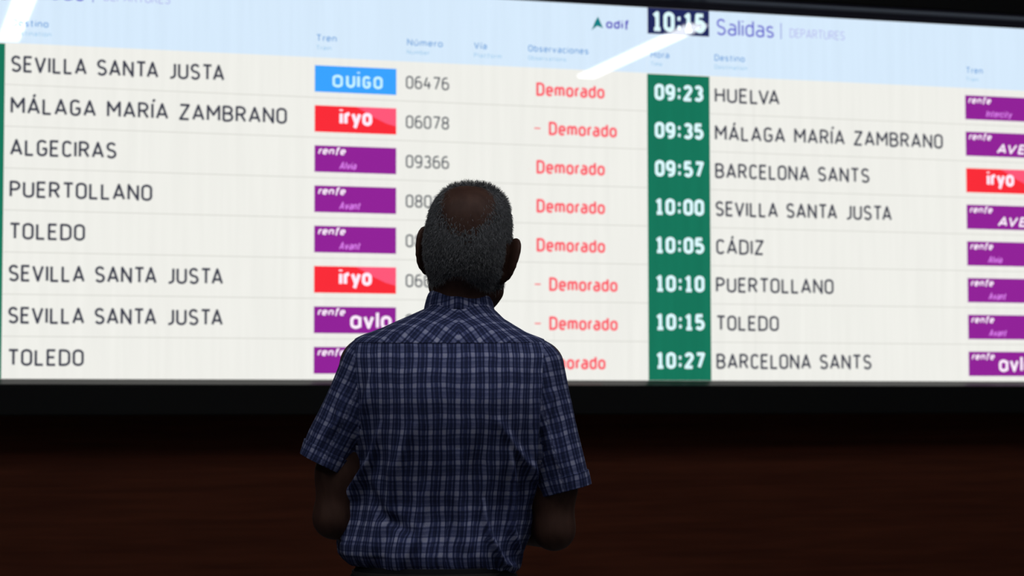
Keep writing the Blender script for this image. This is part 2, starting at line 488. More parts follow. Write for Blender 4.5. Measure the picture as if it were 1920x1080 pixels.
# ------------------------------------------------------------------ implicit-surface modelling
class Field:
    def __init__(s, lo, hi, h):
        s.lo = np.array(lo, float); s.h = h
        s.n = np.ceil((np.array(hi) - s.lo) / h).astype(int) + 1
        s.F = np.full(tuple(s.n), .05, np.float32)
        s.ax = [(s.lo[i] + h * np.arange(s.n[i])).astype(np.float32) for i in range(3)]
    def region(s, lo, hi):
        a = np.clip(np.floor((np.array(lo) - s.lo) / s.h).astype(int), 0, s.n - 1)
        b = np.clip(np.ceil((np.array(hi) - s.lo) / s.h).astype(int) + 1, 1, s.n)
        sl = tuple(slice(a[i], b[i]) for i in range(3))
        X = s.ax[0][sl[0]][:, None, None]; Y = s.ax[1][sl[1]][None, :, None]; Z = s.ax[2][sl[2]][None, None, :]
        return sl, X, Y, Z
    def add(s, lo, hi, fn, k=0.0, op='add'):
        pad = .03 + k
        sl, X, Y, Z = s.region(np.array(lo) - pad, np.array(hi) + pad)
        d = fn(X, Y, Z).astype(np.float32)
        A = s.F[sl]
        if op == 'add':
            if k > 0:
                h = np.clip(.5 + .5 * (A - d) / k, 0, 1)
                s.F[sl] = A * (1 - h) + d * h - k * h * (1 - h)
            else:
                s.F[sl] = np.minimum(A, d)
        else:
            k = max(k, 1e-5)
            h = np.clip(.5 - .5 * (A + d) / k, 0, 1)
            s.F[sl] = A * (1 - h) - d * h + k * h * (1 - h)
    def capsule(s, a, b, ra, rb, k=0.01, sq=(1, 1, 1)):
        a = np.array(a, float); b = np.array(b, float); r = max(ra, rb) / min(sq)
        def fn(X, Y, Z):
            P = [(X - a[0]) * sq[0], (Y - a[1]) * sq[1], (Z - a[2]) * sq[2]]
            B = [(b[i] - a[i]) * sq[i] for i in range(3)]
            L = sum(q * q for q in B) + 1e-12
            t = np.clip((P[0] * B[0] + P[1] * B[1] + P[2] * B[2]) / L, 0, 1)
            return np.sqrt((P[0] - t * B[0]) ** 2 + (P[1] - t * B[1]) ** 2 + (P[2] - t * B[2]) ** 2) - (ra + (rb - ra) * t)
        s.add(np.minimum(a, b) - r, np.maximum(a, b) + r, fn, k)
    def ellipsoid(s, c, rad, k=0.01, M=None, n=2.0, op='add'):
        c = np.array(c, float); rr = max(rad)
        M = np.eye(3) if M is None else np.array(M)          # columns = local axes in world
        def fn(X, Y, Z):
            dx, dy, dz = X - c[0], Y - c[1], Z - c[2]
            q = 0
            for i in range(3):
                q = q + np.abs((dx * M[0, i] + dy * M[1, i] + dz * M[2, i]) / rad[i]) ** n
            return (q ** (1 / n) - 1) * min(rad)
        s.add(c - rr, c + rr, fn, k, op)
    def stack(s, table, n=2.3, k=0.02, grow=0.0, zlo=None, zhi=None):
        """horizontal slices (z, cx, half width, cy, half depth)"""
        T = np.array(sorted(table)); zlo = T[0, 0] if zlo is None else zlo; zhi = T[-1, 0] if zhi is None else zhi
        def fn(X, Y, Z):
            z = np.clip(Z, T[0, 0], T[-1, 0])
            cx, a, cy, b = (np.interp(z.ravel(), T[:, 0], T[:, i]).reshape(z.shape) for i in (1, 2, 3, 4))
            a = np.maximum(a + grow, .005); b = np.maximum(b + grow, .005)
            q = (np.abs((X - cx) / a) ** n + np.abs((Y - cy) / b) ** n) ** (1 / n)
            return np.maximum((q - 1) * np.minimum(a, b), np.maximum(Z - zhi, zlo - Z) + 0 * X)
        m = T[:, 2].max() + abs(T[:, 1]).max() + grow
        s.add((-m, -T[:, 4].max() - .1, zlo), (m, T[:, 4].max() + .1, zhi), fn, k)
    def mesh(s, smooth=2):
        F = s.F; S = F < 0
        nx, ny, nz_ = (q - 1 for q in F.shape)
        cnt = np.zeros((nx, ny, nz_), np.uint8)
        for i in (0, 1):
            for j in (0, 1):
                for l in (0, 1):
                    cnt += S[i:i + nx, j:j + ny, l:l + nz_]
        act = np.argwhere((cnt > 0) & (cnt < 8))
        idx = np.full((nx, ny, nz_), -1, np.int32)
        idx[tuple(act.T)] = np.arange(len(act))
        acc = np.zeros((len(act), 3)); num = np.zeros(len(act))
        cs = [(i, j, l) for i in (0, 1) for j in (0, 1) for l in (0, 1)]
        for a in cs:
            for ax in range(3):
                if a[ax]: continue
                b = list(a); b[ax] = 1
                fa = F[tuple((act + a).T)]; fb = F[tuple((act + b).T)]
                m = (fa < 0) != (fb < 0)
                t = fa[m] / (fa[m] - fb[m])
                p = np.tile(np.array(a, float), (m.sum(), 1)); p[:, ax] += t
                acc[m] += p; num[m] += 1
        V = s.lo + s.h * (act + acc / num[:, None])
        quads = []
        for ax in range(3):
            u, v = [(1, 2), (2, 0), (0, 1)][ax]
            A = np.take(S, range(0, S.shape[ax] - 1), ax); B = np.take(S, range(1, S.shape[ax]), ax)
            e = np.argwhere(A != B)
            e = e[(e[:, u] > 0) & (e[:, v] > 0) & (e[:, u] < S.shape[u] - 1) & (e[:, v] < S.shape[v] - 1)]
            flip = S[tuple(e.T)]
            du = np.zeros(3, int); du[u] = 1; dv = np.zeros(3, int); dv[v] = 1
            q = np.stack([idx[tuple((e - du - dv).T)], idx[tuple((e - dv).T)], idx[tuple(e.T)], idx[tuple((e - du).T)]], 1)
            q[~flip] = q[~flip][:, ::-1]
            quads.append(q)
        Q = np.concatenate(quads)
        Q = Q[(Q >= 0).all(1)]
        E = np.unique(np.sort(np.concatenate([Q[:, [0, 1]], Q[:, [1, 2]], Q[:, [2, 3]], Q[:, [3, 0]]]), 1), axis=0)
        for lam in [.5, -.52] * smooth:
            sm = np.zeros_like(V); c = np.zeros(len(V))
            for a, b in ((0, 1), (1, 0)):
                for d_ in range(3):
                    sm[:, d_] += np.bincount(E[:, a], V[E[:, b], d_], len(V))
                c += np.bincount(E[:, a], minlength=len(V))
            V = V + lam * (sm / np.maximum(c, 1)[:, None] - V)
        return V, Q

def mesh_np(name, V, Q, smooth=True):
    me = bpy.data.meshes.new(name)
    me.vertices.add(len(V)); me.vertices.foreach_set('co', np.asarray(V, np.float32).ravel())
    me.loops.add(len(Q) * 4); me.loops.foreach_set('vertex_index', np.asarray(Q, np.int32).ravel())
    me.polygons.add(len(Q)); me.polygons.foreach_set('loop_start', np.arange(len(Q), dtype=np.int32) * 4)
    me.update(calc_edges=True)
    me.validate()
    if smooth:
        me.shade_smooth()
    return me

def normals(me):
    N = np.zeros(len(me.vertices) * 3, np.float32)
    me.vertices.foreach_get('normal', N)
    return N.reshape(-1, 3)

# ------------------------------------------------------------------ the man  (local: x right, y forward, z up)
PX = (850 - 960) / 3987.85 * 4.0
man_loc = Vector((4.0 * math.sin(yaw) + PX * math.cos(yaw), 4.0 * math.cos(yaw) - PX * math.sin(yaw), 0))
man = empty('person', man_loc, -yaw)
tag(man, 'person with short grey hair in a navy plaid short-sleeved shirt, facing the displays', 'person')

def LRZ(py, l, r, cy, b):        # slice from side outlines measured in millimetres off the body axis
    return (2.058 - py / 1000, ((l + r) / 2 - 850) / 1000, (r - l) / 2000, cy, b)
TORSO = [LRZ(560, 804, 921, .019, .064), LRZ(580, 796, 925, .018, .069), LRZ(600, 752, 944, .016, .080), LRZ(620, 706, 978, .006, .092),
         LRZ(640, 676, 1006, -.004, .102), LRZ(670, 664, 1028, -.015, .113), LRZ(700, 662, 1030, -.022, .121),
         LRZ(750, 668, 1026, -.024, .130), LRZ(800, 672, 1020, -.016, .132), LRZ(850, 672, 1014, -.004, .131),
         LRZ(900, 666, 1004, .009, .128), LRZ(940, 660, 1004, .017, .126), LRZ(970, 650, 1003, .020, .128), LRZ(1000, 636, 996, .019, .134),
         LRZ(1018, 628, 988, .016, .137), LRZ(1036, 630, 981, .014, .136), LRZ(1052, 645, 978, .012, .130), LRZ(1066, 672, 975, .010, .122),
         LRZ(1090, 680, 950, .010, .112)]

HC = Vector((.0275, .012, 1.583))                                   # between the ears
HR = (Matrix.Rotation(R(6), 3, 'Y') @ Matrix.Rotation(R(-9), 3, 'Z') @ Matrix.Rotation(R(5), 3, 'X'))
HM = np.array([[HR[i][j] for j in range(3)] for i in range(3)])
def hp(x, y, z):
    return np.array(HC + HR @ Vector((x, y, z)))

B = Field((-.34, -.24, -.01), (.32, .40, 1.745), .0032)
# trunk
trunk = [(z, cx, max(a - .016, .045), cy, max(b - .016, .04)) for z, cx, a, cy, b in TORSO if z > 1.02 and z < 1.48]
B.stack(trunk + [(1.02, -.034, .130, .004, .106), (.95, -.036, .140, -.004, .110), (.88, -.040, .152, -.015, .112)], n=2.2, k=.02, zlo=.87, zhi=1.47)
for sx in (-1, 1):                                                  # legs, feet
    hx = -.040 + sx * .088
    fx = -.035 + sx * .125
    B.capsule((hx, -.005, .90), (hx + sx * .018, .005, .50), .082, .054, .03)
    B.capsule((hx + sx * .018, .005, .50), (fx, -.02, .10), .050, .036, .02)
    B.capsule((fx - sx * .004, -.03, .37), (fx, -.028, .30), .038, .036, .03)
    B.capsule((fx, -.035, .045), (fx + sx * .03, .15, .035), .036, .030, .02)
# arms
SH = {-1: (-.163, -.012, 1.372), 1: (.158, -.012, 1.368)}
EL = {-1: (-.222, -.015, 1.088), 1: (.188, -.015, 1.066)}
WR = {-1: (-.150, .215, 1.105), 1: (.125, .212, 1.050)}
for s_ in (-1, 1):
    MD = {-1: (-.211, -.014, 1.17), 1: (.186, -.014, 1.15)}[s_]
    B.capsule(SH[s_], MD, .050, .043, .03)
    B.capsule(MD, EL[s_], .043, .037, .02)
    B.capsule(EL[s_], WR[s_], .037, .026, .015)
    w = np.array(WR[s_]); u = np.array((-s_, .10, -.06)); u /= np.linalg.norm(u)      # along the hand
    v = np.array((0, .25, 1.0)); v -= u * (v @ u); v /= np.linalg.norm(v)               # across, thumb side up
    nrm = np.cross(u, v)
    if nrm[1] > 0: nrm = -nrm                                                           # palm side, towards the belly
    Mh = np.stack([u, v, nrm], 1)
    B.ellipsoid(w + u * .045, (.055, .040, .016), .015, Mh, 2.4)
    for q, (off, ln_) in enumerate(((.030, .072), (.010, .082), (-.010, .076), (-.030, .060))):
        k0 = w + u * .085 + v * off
        k1 = k0 + u * ln_ * .45 + nrm * .004
        k2 = k1 + u * ln_ * .28 + nrm * .014
        k3 = k2 + u * ln_ * .12 + nrm * .016
        B.capsule(w + u * .05 + v * off * .8, k0, .009, .0090, .004)
        B.capsule(k0, k1, .0090, .0082, .002)
        B.capsule(k1, k2, .0082, .0076, .002)
        B.capsule(k2, k3, .0076, .0068, .002)
    t0 = w + u * .022 + v * .022; t1 = t0 + u * .030 + v * .032 + nrm * .004; t2 = t1 + u * .034 + v * .010 + nrm * .004
    B.capsule(t0, t1, .013, .0105, .008)
    B.capsule(t1, t2, .0100, .0082, .003)
# neck and head
B.capsule((.010, .000, 1.44), (.014, .004, 1.56), .054, .050, .015)
B.ellipsoid(hp(-.001, -.004, .041), (.0750, .098, .087), .01, HM, 2.45)
B.ellipsoid(hp(0, -.022, -.004), (.068, .072, .064), .03, HM, 2.3)           # occiput
B.ellipsoid(hp(0, .036, -.040), (.062, .066, .072), .02, HM, 2.3)           # face
B.ellipsoid(hp(0, .080, -.098), (.026, .022, .022), .025, HM)                # chin
B.capsule(hp(-.052, .012, -.068), hp(-.018, .078, -.098), .018, .016, .025)  # jaw
B.capsule(hp(.052, .012, -.068), hp(.018, .078, -.098), .018, .016, .025)
B.capsule(hp(0, .098, .018), hp(0, .120, -.026), .009, .014, .012)           # nose
for q in (-1, 1):
    B.ellipsoid(hp(q * .013, .112, -.030), (.009, .011, .008), .008, HM)
    B.ellipsoid(hp(q * .032, .104, .012), (.017, .012, .010), .012, HM, op='sub')
    B.capsule(hp(q * .012, .102, .030), hp(q * .048, .086, .032), .008, .007, .012)
    B.capsule(hp(q * .021, .0965, .0185), hp(q * .043, .0920, .0180), .0048, .0045, .004)   # eyelids
    B.capsule(hp(q * .022, .0955, .0035), hp(q * .042, .0915, .0040), .0042, .0040, .004)
    B.ellipsoid(hp(q * .040, .080, -.022), (.020, .018, .016), .02, HM)
B.capsule(hp(-.020, .099, -.056), hp(.020, .099, -.056), .006, .006, .004)   # lips
B.capsule(hp(-.018, .097, -.067), hp(.018, .097, -.067), .0065, .0065, .004)
# ears: flaring shells with a rim
for q, flare, dz in ((-1, 24, .002), (1, 38, -.004)):
    Me = Matrix.Rotation(R(q * flare), 3, 'Z') @ Matrix.Rotation(R(q * (3 if q < 0 else 13)), 3, 'Y')
    A = HM @ np.array([[Me[i][j] for j in range(3)] for i in range(3)])
    c = hp(q * .0815, -.008, dz)
    B.ellipsoid(c, (.0062, .022, .039), .004, A, 2.2)
    B.ellipsoid(c + A @ np.array((q * .001, -.004, .016)), (.0070, .021, .022), .004, A, 2.2)
    prev = None
    for a in range(-30, 200, 23):                                            # helix rim
        p = c + A @ np.array((q * .002, -.019 * math.sin(R(a)) - .002, .037 * math.cos(R(a))))
        if prev is not None:
            B.capsule(prev, p, .0042, .0042, .003)
        prev = p
    B.ellipsoid(c + A @ np.array((-q * .002, .004, -.036)), (.006, .010, .012), .006, A)
V, Q = B.mesh(2)
del B
skin = mat('skin', (0.125, 0.062, 0.042, 1), rough=0.6, spec=0.15)
sn = nd(skin, 'ShaderNodeTexNoise'); sn.inputs['Scale'].default_value = 30; sn.inputs['Detail'].default_value = 5
sr = nd(skin, 'ShaderNodeValToRGB')
sr.color_ramp.elements[0].position = .3; sr.color_ramp.elements[0].color = (0.040, 0.017, 0.012, 1)
sr.color_ramp.elements[1].position = .7; sr.color_ramp.elements[1].color = (0.062, 0.029, 0.020, 1)
ln(skin, sn.outputs['Fac'], sr.inputs['Fac'])
ln(skin, sr.outputs['Color'], skin.node_tree.nodes['Principled BSDF'].inputs['Base Color'])
body_mesh = mesh_np('body', V, Q)
body = link_mesh('body', body_mesh, skin, man)
BN = normals(body_mesh)

# eyes
eyewhite = mat('eye_white', (0.6, 0.58, 0.55, 1), rough=0.2)
iris = mat('iris', (0.03, 0.018, 0.01, 1), rough=0.15)
def uv_ball(r, c, squash=(1, 1, 1), nu=16, nv=10):
    vs, fs = [], []
    for i in range(nv + 1):
        for j in range(nu):
            a = math.pi * i / nv; b = 2 * math.pi * j / nu
            vs.append((c[0] + r * squash[0] * math.sin(a) * math.cos(b), c[1] + r * squash[1] * math.sin(a) * math.sin(b), c[2] + r * squash[2] * math.cos(a)))
    for i in range(nv):
        for j in range(nu):
            fs.append((i * nu + j, (i + 1) * nu + j, (i + 1) * nu + (j + 1) % nu, i * nu + (j + 1) % nu))
    return vs, fs
for q in (-1, 1):
    e = hp(q * .032, .0870, .011)
    vs, fs = uv_ball(.0115, e)
    eo = pydata('eye', vs, fs, eyewhite, man, True)
    vs, fs = uv_ball(.0052, hp(q * .032, .0963, .0115), (1, .5, 1))
    pydata('iris', vs, fs, iris, eo, True)

# ------------------------------------------------------------------ hair
rng = np.random.default_rng(7)
Hl = (V - np.array(HC)) @ HM                      # head-local coordinates
def hair_amount(p):
    x, y, z = p[..., 0], p[..., 1], p[..., 2]
    nape = np.clip((z + .060 - .012 * np.cos(x * 60)) / .012, 0, 1)
    side = np.clip((.020 + np.clip(z - .035, 0, 1) * 1.6 - y) / .012, 0, 1)
    front = np.clip((.072 - y) / .012, 0, 1)
    ear = np.where((np.abs(x) > .070) & (z < .030) & (y > -.040), 0.0, 1.0)
    d = np.sqrt(((x - .004) / .92) ** 2 + (y + .066) ** 2 * 1.0 + ((z - .094) / 1.35) ** 2)
    bald = np.clip((d - .034) / .042, 0.0, 1)
    return nape * side * front * ear * bald
onhead = (V[:, 2] > 1.47) & (np.abs(Hl[:, 0]) < .085)
amt = np.where(onhead, hair_amount(Hl), 0)
fm = (amt[Q].min(1) + rng.normal(0, .16, len(Q)) > .5) & (amt[Q].min(1) > .2)
used = np.unique(Q[fm]); remap = np.full(len(V), -1); remap[used] = np.arange(len(used))
HV = V[used] + BN[used] * (-0.0022 + .0056 * amt[used][:, None])
for i in range(len(HV)):
    HV[i] += BN[used[i]] * .0012 * noise.noise(Vector(HV[i] * 160))
hairmat = mat('grey_hair', (0.085, 0.085, 0.088, 1), rough=0.75, spec=0.12)
hn = nd(hairmat, 'ShaderNodeTexNoise'); hn.inputs['Scale'].default_value = 38; hn.inputs['Detail'].default_value = 6
hr = nd(hairmat, 'ShaderNodeValToRGB')
hr.color_ramp.elements[0].position = .32; hr.color_ramp.elements[0].color = (0.036, 0.035, 0.037, 1)
hr.color_ramp.elements[1].position = .72; hr.color_ramp.elements[1].color = (0.082, 0.082, 0.088, 1)
ln(hairmat, hn.outputs['Fac'], hr.inputs['Fac'])
ln(hairmat, hr.outputs['Color'], hairmat.node_tree.nodes['Principled BSDF'].inputs['Base Color'])
hair = link_mesh('hair', mesh_np('hair', HV, remap[Q[fm]]), hairmat, man)
# loose strands rooted on the scalp
cand = np.where(amt[Q].mean(1) > .03)[0]
pick = cand[rng.integers(0, len(cand), 26000)]
wts = rng.random((len(pick), 4)); wts /= wts.sum(1)[:, None]
rp = (V[Q[pick]] * wts[:, :, None]).sum(1); rn = (BN[Q[pick]] * wts[:, :, None]).sum(1)
ra = (amt[Q[pick]] * wts).sum(1)
keep = rng.random(len(pick)) < ra ** 2.2 + .01
rp, rn, ra = rp[keep], rn[keep], ra[keep]
lz = ((rp - np.array(HC)) @ HM)
top = np.clip((lz[:, 2] - .085) / .04, 0, 1) * np.clip((lz[:, 1] + .03) / .05, 0, 1)
flow = np.array((0.0, -.25, -1.0)) * (1 - top[:, None]) + np.array((.25, -.5, .5)) * top[:, None]
dirn = rn * (.55 + .7 * top[:, None]) + flow * .8 + rng.normal(0, .28, rp.shape)
dirn /= np.linalg.norm(dirn, axis=1)[:, None]
L = (.0055 + .0055 * rng.random(len(rp))) * (1 + .75 * top)
side = np.cross(dirn, rng.normal(0, 1, rp.shape)); side /= np.linalg.norm(side, axis=1)[:, None]
wd = .00032
base = rp + rn * .0012
mid = base + dirn * L[:, None] * .55
tip = base + dirn * L[:, None] - rn * L[:, None] * .18
SV = np.stack([base - side * wd, base + side * wd, mid + side * wd * .8, mid - side * wd * .8, tip + side * wd * .3, tip - side * wd * .3], 1).reshape(-1, 3)
k = np.arange(len(rp))[:, None] * 6
SQ = np.concatenate([k + np.array([[0, 1, 2, 3]]), k + np.array([[3, 2, 4, 5]])])
strand_m = mat('grey_hair_strand', (0.135, 0.135, 0.142, 1), rough=0.6, spec=0.2)
st = link_mesh('hair_strands', mesh_np('hair_strands', SV, SQ, False), strand_m, hair)
st['kind'] = 'stuff'

# ------------------------------------------------------------------ plaid cloth
def plaid_material():
    m = mat('navy_plaid_cotton', (0.05, 0.06, 0.15, 1), rough=0.9, spec=0.08)
    p = m.node_tree.nodes['Principled BSDF']
    at = nd(m, 'ShaderNodeAttribute'); at.attribute_name = 'weave'
    wob = nd(m, 'ShaderNodeTexNoise'); wob.inputs['Scale'].default_value = 14; wob.inputs['Detail'].default_value = 2
    ln(m, at.outputs['Vector'], wob.inputs['Vector'])
    sub = nd(m, 'ShaderNodeVectorMath', operation='SUBTRACT'); sub.inputs[1].default_value = (.5, .5, .5)
    scl = nd(m, 'ShaderNodeVectorMath', operation='SCALE'); scl.inputs['Scale'].default_value = .008
    add = nd(m, 'ShaderNodeVectorMath', operation='ADD')
    ln(m, wob.outputs['Color'], sub.inputs[0]); ln(m, sub.outputs[0], scl.inputs[0])
    ln(m, at.outputs['Vector'], add.inputs[0]); ln(m, scl.outputs[0], add.inputs[1])
    sep = nd(m, 'ShaderNodeSeparateXYZ'); ln(m, add.outputs[0], sep.inputs[0])
    outs = []
    for axis, per, stops in (('X', .0272, [(0, .16), (.05, .16), (.08, .0), (.11, .16), (.17, .55), (.22, .60), (.26, .12), (.30, .0), (.34, .2),
                                           (.42, .95), (.64, 1.0), (.70, .2), (.74, .0), (.78, .14), (.82, .50), (.90, .50), (.94, .12), (1, .16)]),
                             ('Y', .0280, [(0, .14), (.06, .14), (.09, .0), (.13, .14), (.20, .42), (.27, .42), (.33, .08), (.37, .0), (.41, .2),
                                           (.48, .95), (.68, 1.0), (.76, .15), (.80, .0), (.85, .3), (.92, .3), (.97, .12), (1, .14)])):
        dv = nd(m, 'ShaderNodeMath', operation='DIVIDE'); dv.inputs[1].default_value = per
        fr = nd(m, 'ShaderNodeMath', operation='FRACT')
        rp_ = nd(m, 'ShaderNodeValToRGB')
        el = rp_.color_ramp.elements
        el[0].position = 0; el[0].color = (stops[0][1],) * 3 + (1,)
        el[1].position = 1; el[1].color = (stops[-1][1],) * 3 + (1,)
        for ps, val in stops[1:-1]:
            e = el.new(ps); e.color = (val, val, val, 1)
        ln(m, sep.outputs[axis], dv.inputs[0]); ln(m, dv.outputs[0], fr.inputs[0]); ln(m, fr.outputs[0], rp_.inputs['Fac'])
        outs.append(rp_.outputs['Color'])
    def mth(op, a, b):
        n = nd(m, 'ShaderNodeMath', operation=op)
        for i, v in enumerate((a, b)):
            if isinstance(v, float): n.inputs[i].default_value = v
            else: ln(m, v, n.inputs[i])
        return n.outputs[0]
    s1 = mth('ADD', mth('MULTIPLY', outs[0], .40), mth('MULTIPLY', outs[1], .17))
    s2 = mth('ADD', s1, mth('MULTIPLY', mth('MULTIPLY', outs[0], outs[1]), .46))
    fleck = nd(m, 'ShaderNodeTexNoise'); fleck.inputs['Scale'].default_value = 900; fleck.inputs['Detail'].default_value = 1
    ln(m, at.outputs['Vector'], fleck.inputs['Vector'])
    s3 = mth('MULTIPLY', s2, mth('ADD', mth('MULTIPLY', fleck.outputs['Fac'], 1.0), .45))
    wear = nd(m, 'ShaderNodeTexNoise'); wear.inputs['Scale'].default_value = 30; wear.inputs['Detail'].default_value = 2
    ln(m, at.outputs['Vector'], wear.inputs['Vector'])
    s3 = mth('MULTIPLY', s3, mth('ADD', mth('MULTIPLY', wear.outputs['Fac'], .9), .52))
    cr_ = nd(m, 'ShaderNodeValToRGB')
    e = cr_.color_ramp.elements
    e[0].position = 0; e[0].color = (0.010, 0.012, 0.030, 1)
    e[1].position = 1; e[1].color = (0.27, 0.275, 0.38, 1)
    q = e.new(.28); q.color = (0.038, 0.047, 0.120, 1)
    q = e.new(.55); q.color = (0.115, 0.125, 0.220, 1)
    ln(m, s3, cr_.inputs['Fac']); ln(m, cr_.outputs['Color'], p.inputs['Base Color'])
    bp = nd(m, 'ShaderNodeBump'); bp.inputs['Strength'].default_value = .5; bp.inputs['Distance'].default_value = .0012
    wv = nd(m, 'ShaderNodeTexNoise'); wv.inputs['Scale'].default_value = 55; wv.inputs['Detail'].default_value = 3
    ln(m, at.outputs['Vector'], wv.inputs['Vector']); ln(m, wv.outputs['Fac'], bp.inputs['Height']); ln(m, bp.outputs['Normal'], p.inputs['Normal'])
    return m
plaid = plaid_material()

SF = Field((-.34, -.24, .93), (.33, .25, 1.53), .0034)
SF.stack([t for t in TORSO if t[0] < 1.51], n=2.35, k=.0, zlo=.95, zhi=1.488)
SL = {-1: ((-.152, -.012, 1.366), (-.2405, -.014, 1.186)), 1: ((.150, -.012, 1.362), (.2075, -.014, 1.137))}
RAD = {-1: (.0590, .0475), 1: (.0580, .0460)}
for s_ in (-1, 1):
    a, b = map(np.array, SL[s_]); d = (b - a) / np.linalg.norm(b - a)
    SF.capsule(a, b + d * .05, RAD[s_][0], RAD[s_][1] + .002, .022, (1, .82, 1))
Vs, Qs = SF.mesh(3)
del SF

def seg_d(x, z, pts):
    """distance to a crease line and its strength there, fading towards both ends"""
    best, tt, n = 9, 0, len(pts) - 1
    for i, ((ax_, az), (bx, bz)) in enumerate(zip(pts[:-1], pts[1:])):
        dx, dz = bx - ax_, bz - az
        t = max(0, min(1, ((x - ax_) * dx + (z - az) * dz) / (dx * dx + dz * dz)))
        d_ = math.hypot(x - ax_ - t * dx, z - az - t * dz)
        if d_ < best:
            best, tt = d_, (i + t) / n
    return best, math.sin(math.pi * tt) ** .8 if 0 < tt < 1 else 0.0
def pl(*pts):
    return [((a - 850) / 1000, 2.058 - b / 1000) for a, b in pts]
RIDGES = [(pl((722, 790), (703, 860), (676, 915), (652, 975), (636, 1010)), .010, .012),
          (pl((706, 700), (690, 780), (684, 860)), .012, .007),
          (pl((780, 790), (745, 880), (735, 960), (700, 1040)), .018, .007),
          (pl((955, 830), (960, 900), (958, 990), (972, 1045)), .009, .010),
          (pl((905, 930), (918, 1000), (938, 1048), (968, 1062)), .010, .011),
          (pl((1012, 700), (1000, 800), (990, 880), (985, 960)), .012, .008),
          (pl((865, 840), (858, 930), (880, 1030)), .020, .006),
          (pl((930, 780), (985, 870), (1000, 950)), .012, .006),
          (pl((800, 900), (790, 990), (760, 1050)), .016, .006),
          (pl((690, 900), (720, 960), (790, 1000)), .016, -.006),
          (pl((1035, 730), (1020, 800), (1045, 880)), .010, .006),
          (pl((650, 730), (640, 790), (600, 840)), .012, .005)]
me_t = mesh_np('t', Vs, Qs); Ns = normals(me_t); bpy.data.meshes.remove(me_t)
for i in range(len(Vs)):
    x, y, z = Vs[i]
    d = 0.0
    low = min(1, max(0, (1.40 - z) / .25))
    n1 = noise.noise(Vector((x * 26, y * 26, z * 7 + 3)))
    n2_ = noise.noise(Vector((x * 14 + 7, y * 14, z * 12)))
    d += (.005 * n1 + .0055 * n2_) * (.2 + low)
    if z < 1.05:
        d += .006 * noise.noise(Vector((x * 40, y * 40, z * 9))) * min(1, (1.05 - z) / .04)
    if y < .03:
        for pts, wdt, amp in RIDGES:
            e, fade = seg_d(x, z, pts)
            wdt *= .8
            if e < wdt * 2.4:
                d += 2.0 * fade * amp * math.exp(-(e / wdt) ** 2 * 1.6)
    Vs[i] += Ns[i] * d

def cut_region(V, Q, planes, keep=None, score=None):
    """keep the part of the surface on the positive side of every plane (point, normal)"""
    me = mesh_np('t', V, Q)
    bm = bmesh.new(); bm.from_mesh(me); bpy.data.meshes.remove(me)
    if keep:                                                         # armhole planes only score the surface
        for p, n in score:
            bmesh.ops.bisect_plane(bm, geom=bm.verts[:] + bm.edges[:] + bm.faces[:], dist=1e-6, plane_co=p, plane_no=n)
        bmesh.ops.delete(bm, geom=[f for f in bm.faces if not keep(f.calc_center_median())], context='FACES')
    for p, n in planes:
        bmesh.ops.bisect_plane(bm, geom=bm.verts[:] + bm.edges[:] + bm.faces[:], dist=1e-6, plane_co=p, plane_no=n, clear_inner=True, clear_outer=False)
    return bm
def cloth_obj(name, bm, parent, uvfn, m, thick=.0022, off=0.0):
    bm.normal_update()
    if off:
        for v in bm.verts:
            v.co += v.normal * off
    me = bpy.data.meshes.new(name); bm.to_mesh(me); bm.free()
    co = np.zeros(len(me.vertices) * 3); me.vertices.foreach_get('co', co); co = co.reshape(-1, 3)
    at = me.attributes.new('weave', 'FLOAT_VECTOR', 'POINT')
    at.data.foreach_set('vector', uvfn(co).astype(np.float32).ravel())
    me.shade_smooth()
    o = link_mesh(name, me, m, parent)
    md = o.modifiers.new('thickness', 'SOLIDIFY'); md.thickness = thick; md.offset = -1
    return o

T = np.array(sorted(TORSO))
def uv_body(co):
    cx = np.interp(co[:, 2], T[:, 0], T[:, 1]) * .6; cy = np.interp(co[:, 2], T[:, 0], T[:, 3])
    hw, b = (np.interp(co[:, 2], T[:, 0], T[:, k_]) for k_ in (2, 4))
    x = co[:, 0] - cx * .5
    ax_ = np.abs(x)
    round_ = .7 * np.clip(co[:, 1] - cy + b, 0, 1)
    u = np.sign(x) * (np.where(co[:, 1] < cy, ax_, 2 * hw - ax_) + round_)      # length around the trunk
    return np.stack([u, co[:, 2] * 1.0, 0 * u], 1)
def uv_yoke(co):
    a = R(38)
    x, s = co[:, 0] - .012, np.abs(co[:, 0] - .012)
    h = (co[:, 2] - 1.40) * 1.05 + np.clip(co[:, 1] + .08, 0, .3) * .8
    return np.stack([s * math.cos(a) + h * math.sin(a), -s * math.sin(a) + h * math.cos(a), 0 * s], 1)
def uv_sleeve(s_):
    a, b = map(np.array, SL[s_]); d = (b - a) / np.linalg.norm(b - a)
    e = np.cross(d, (0, 1, 0)); e /= np.linalg.norm(e); f = np.cross(d, e)
    def fn(co):
        q = co - a
        th = np.arctan2(q @ e, -(q @ f))
        return np.stack([th * .056, q @ d, 0 * th], 1)
    return fn

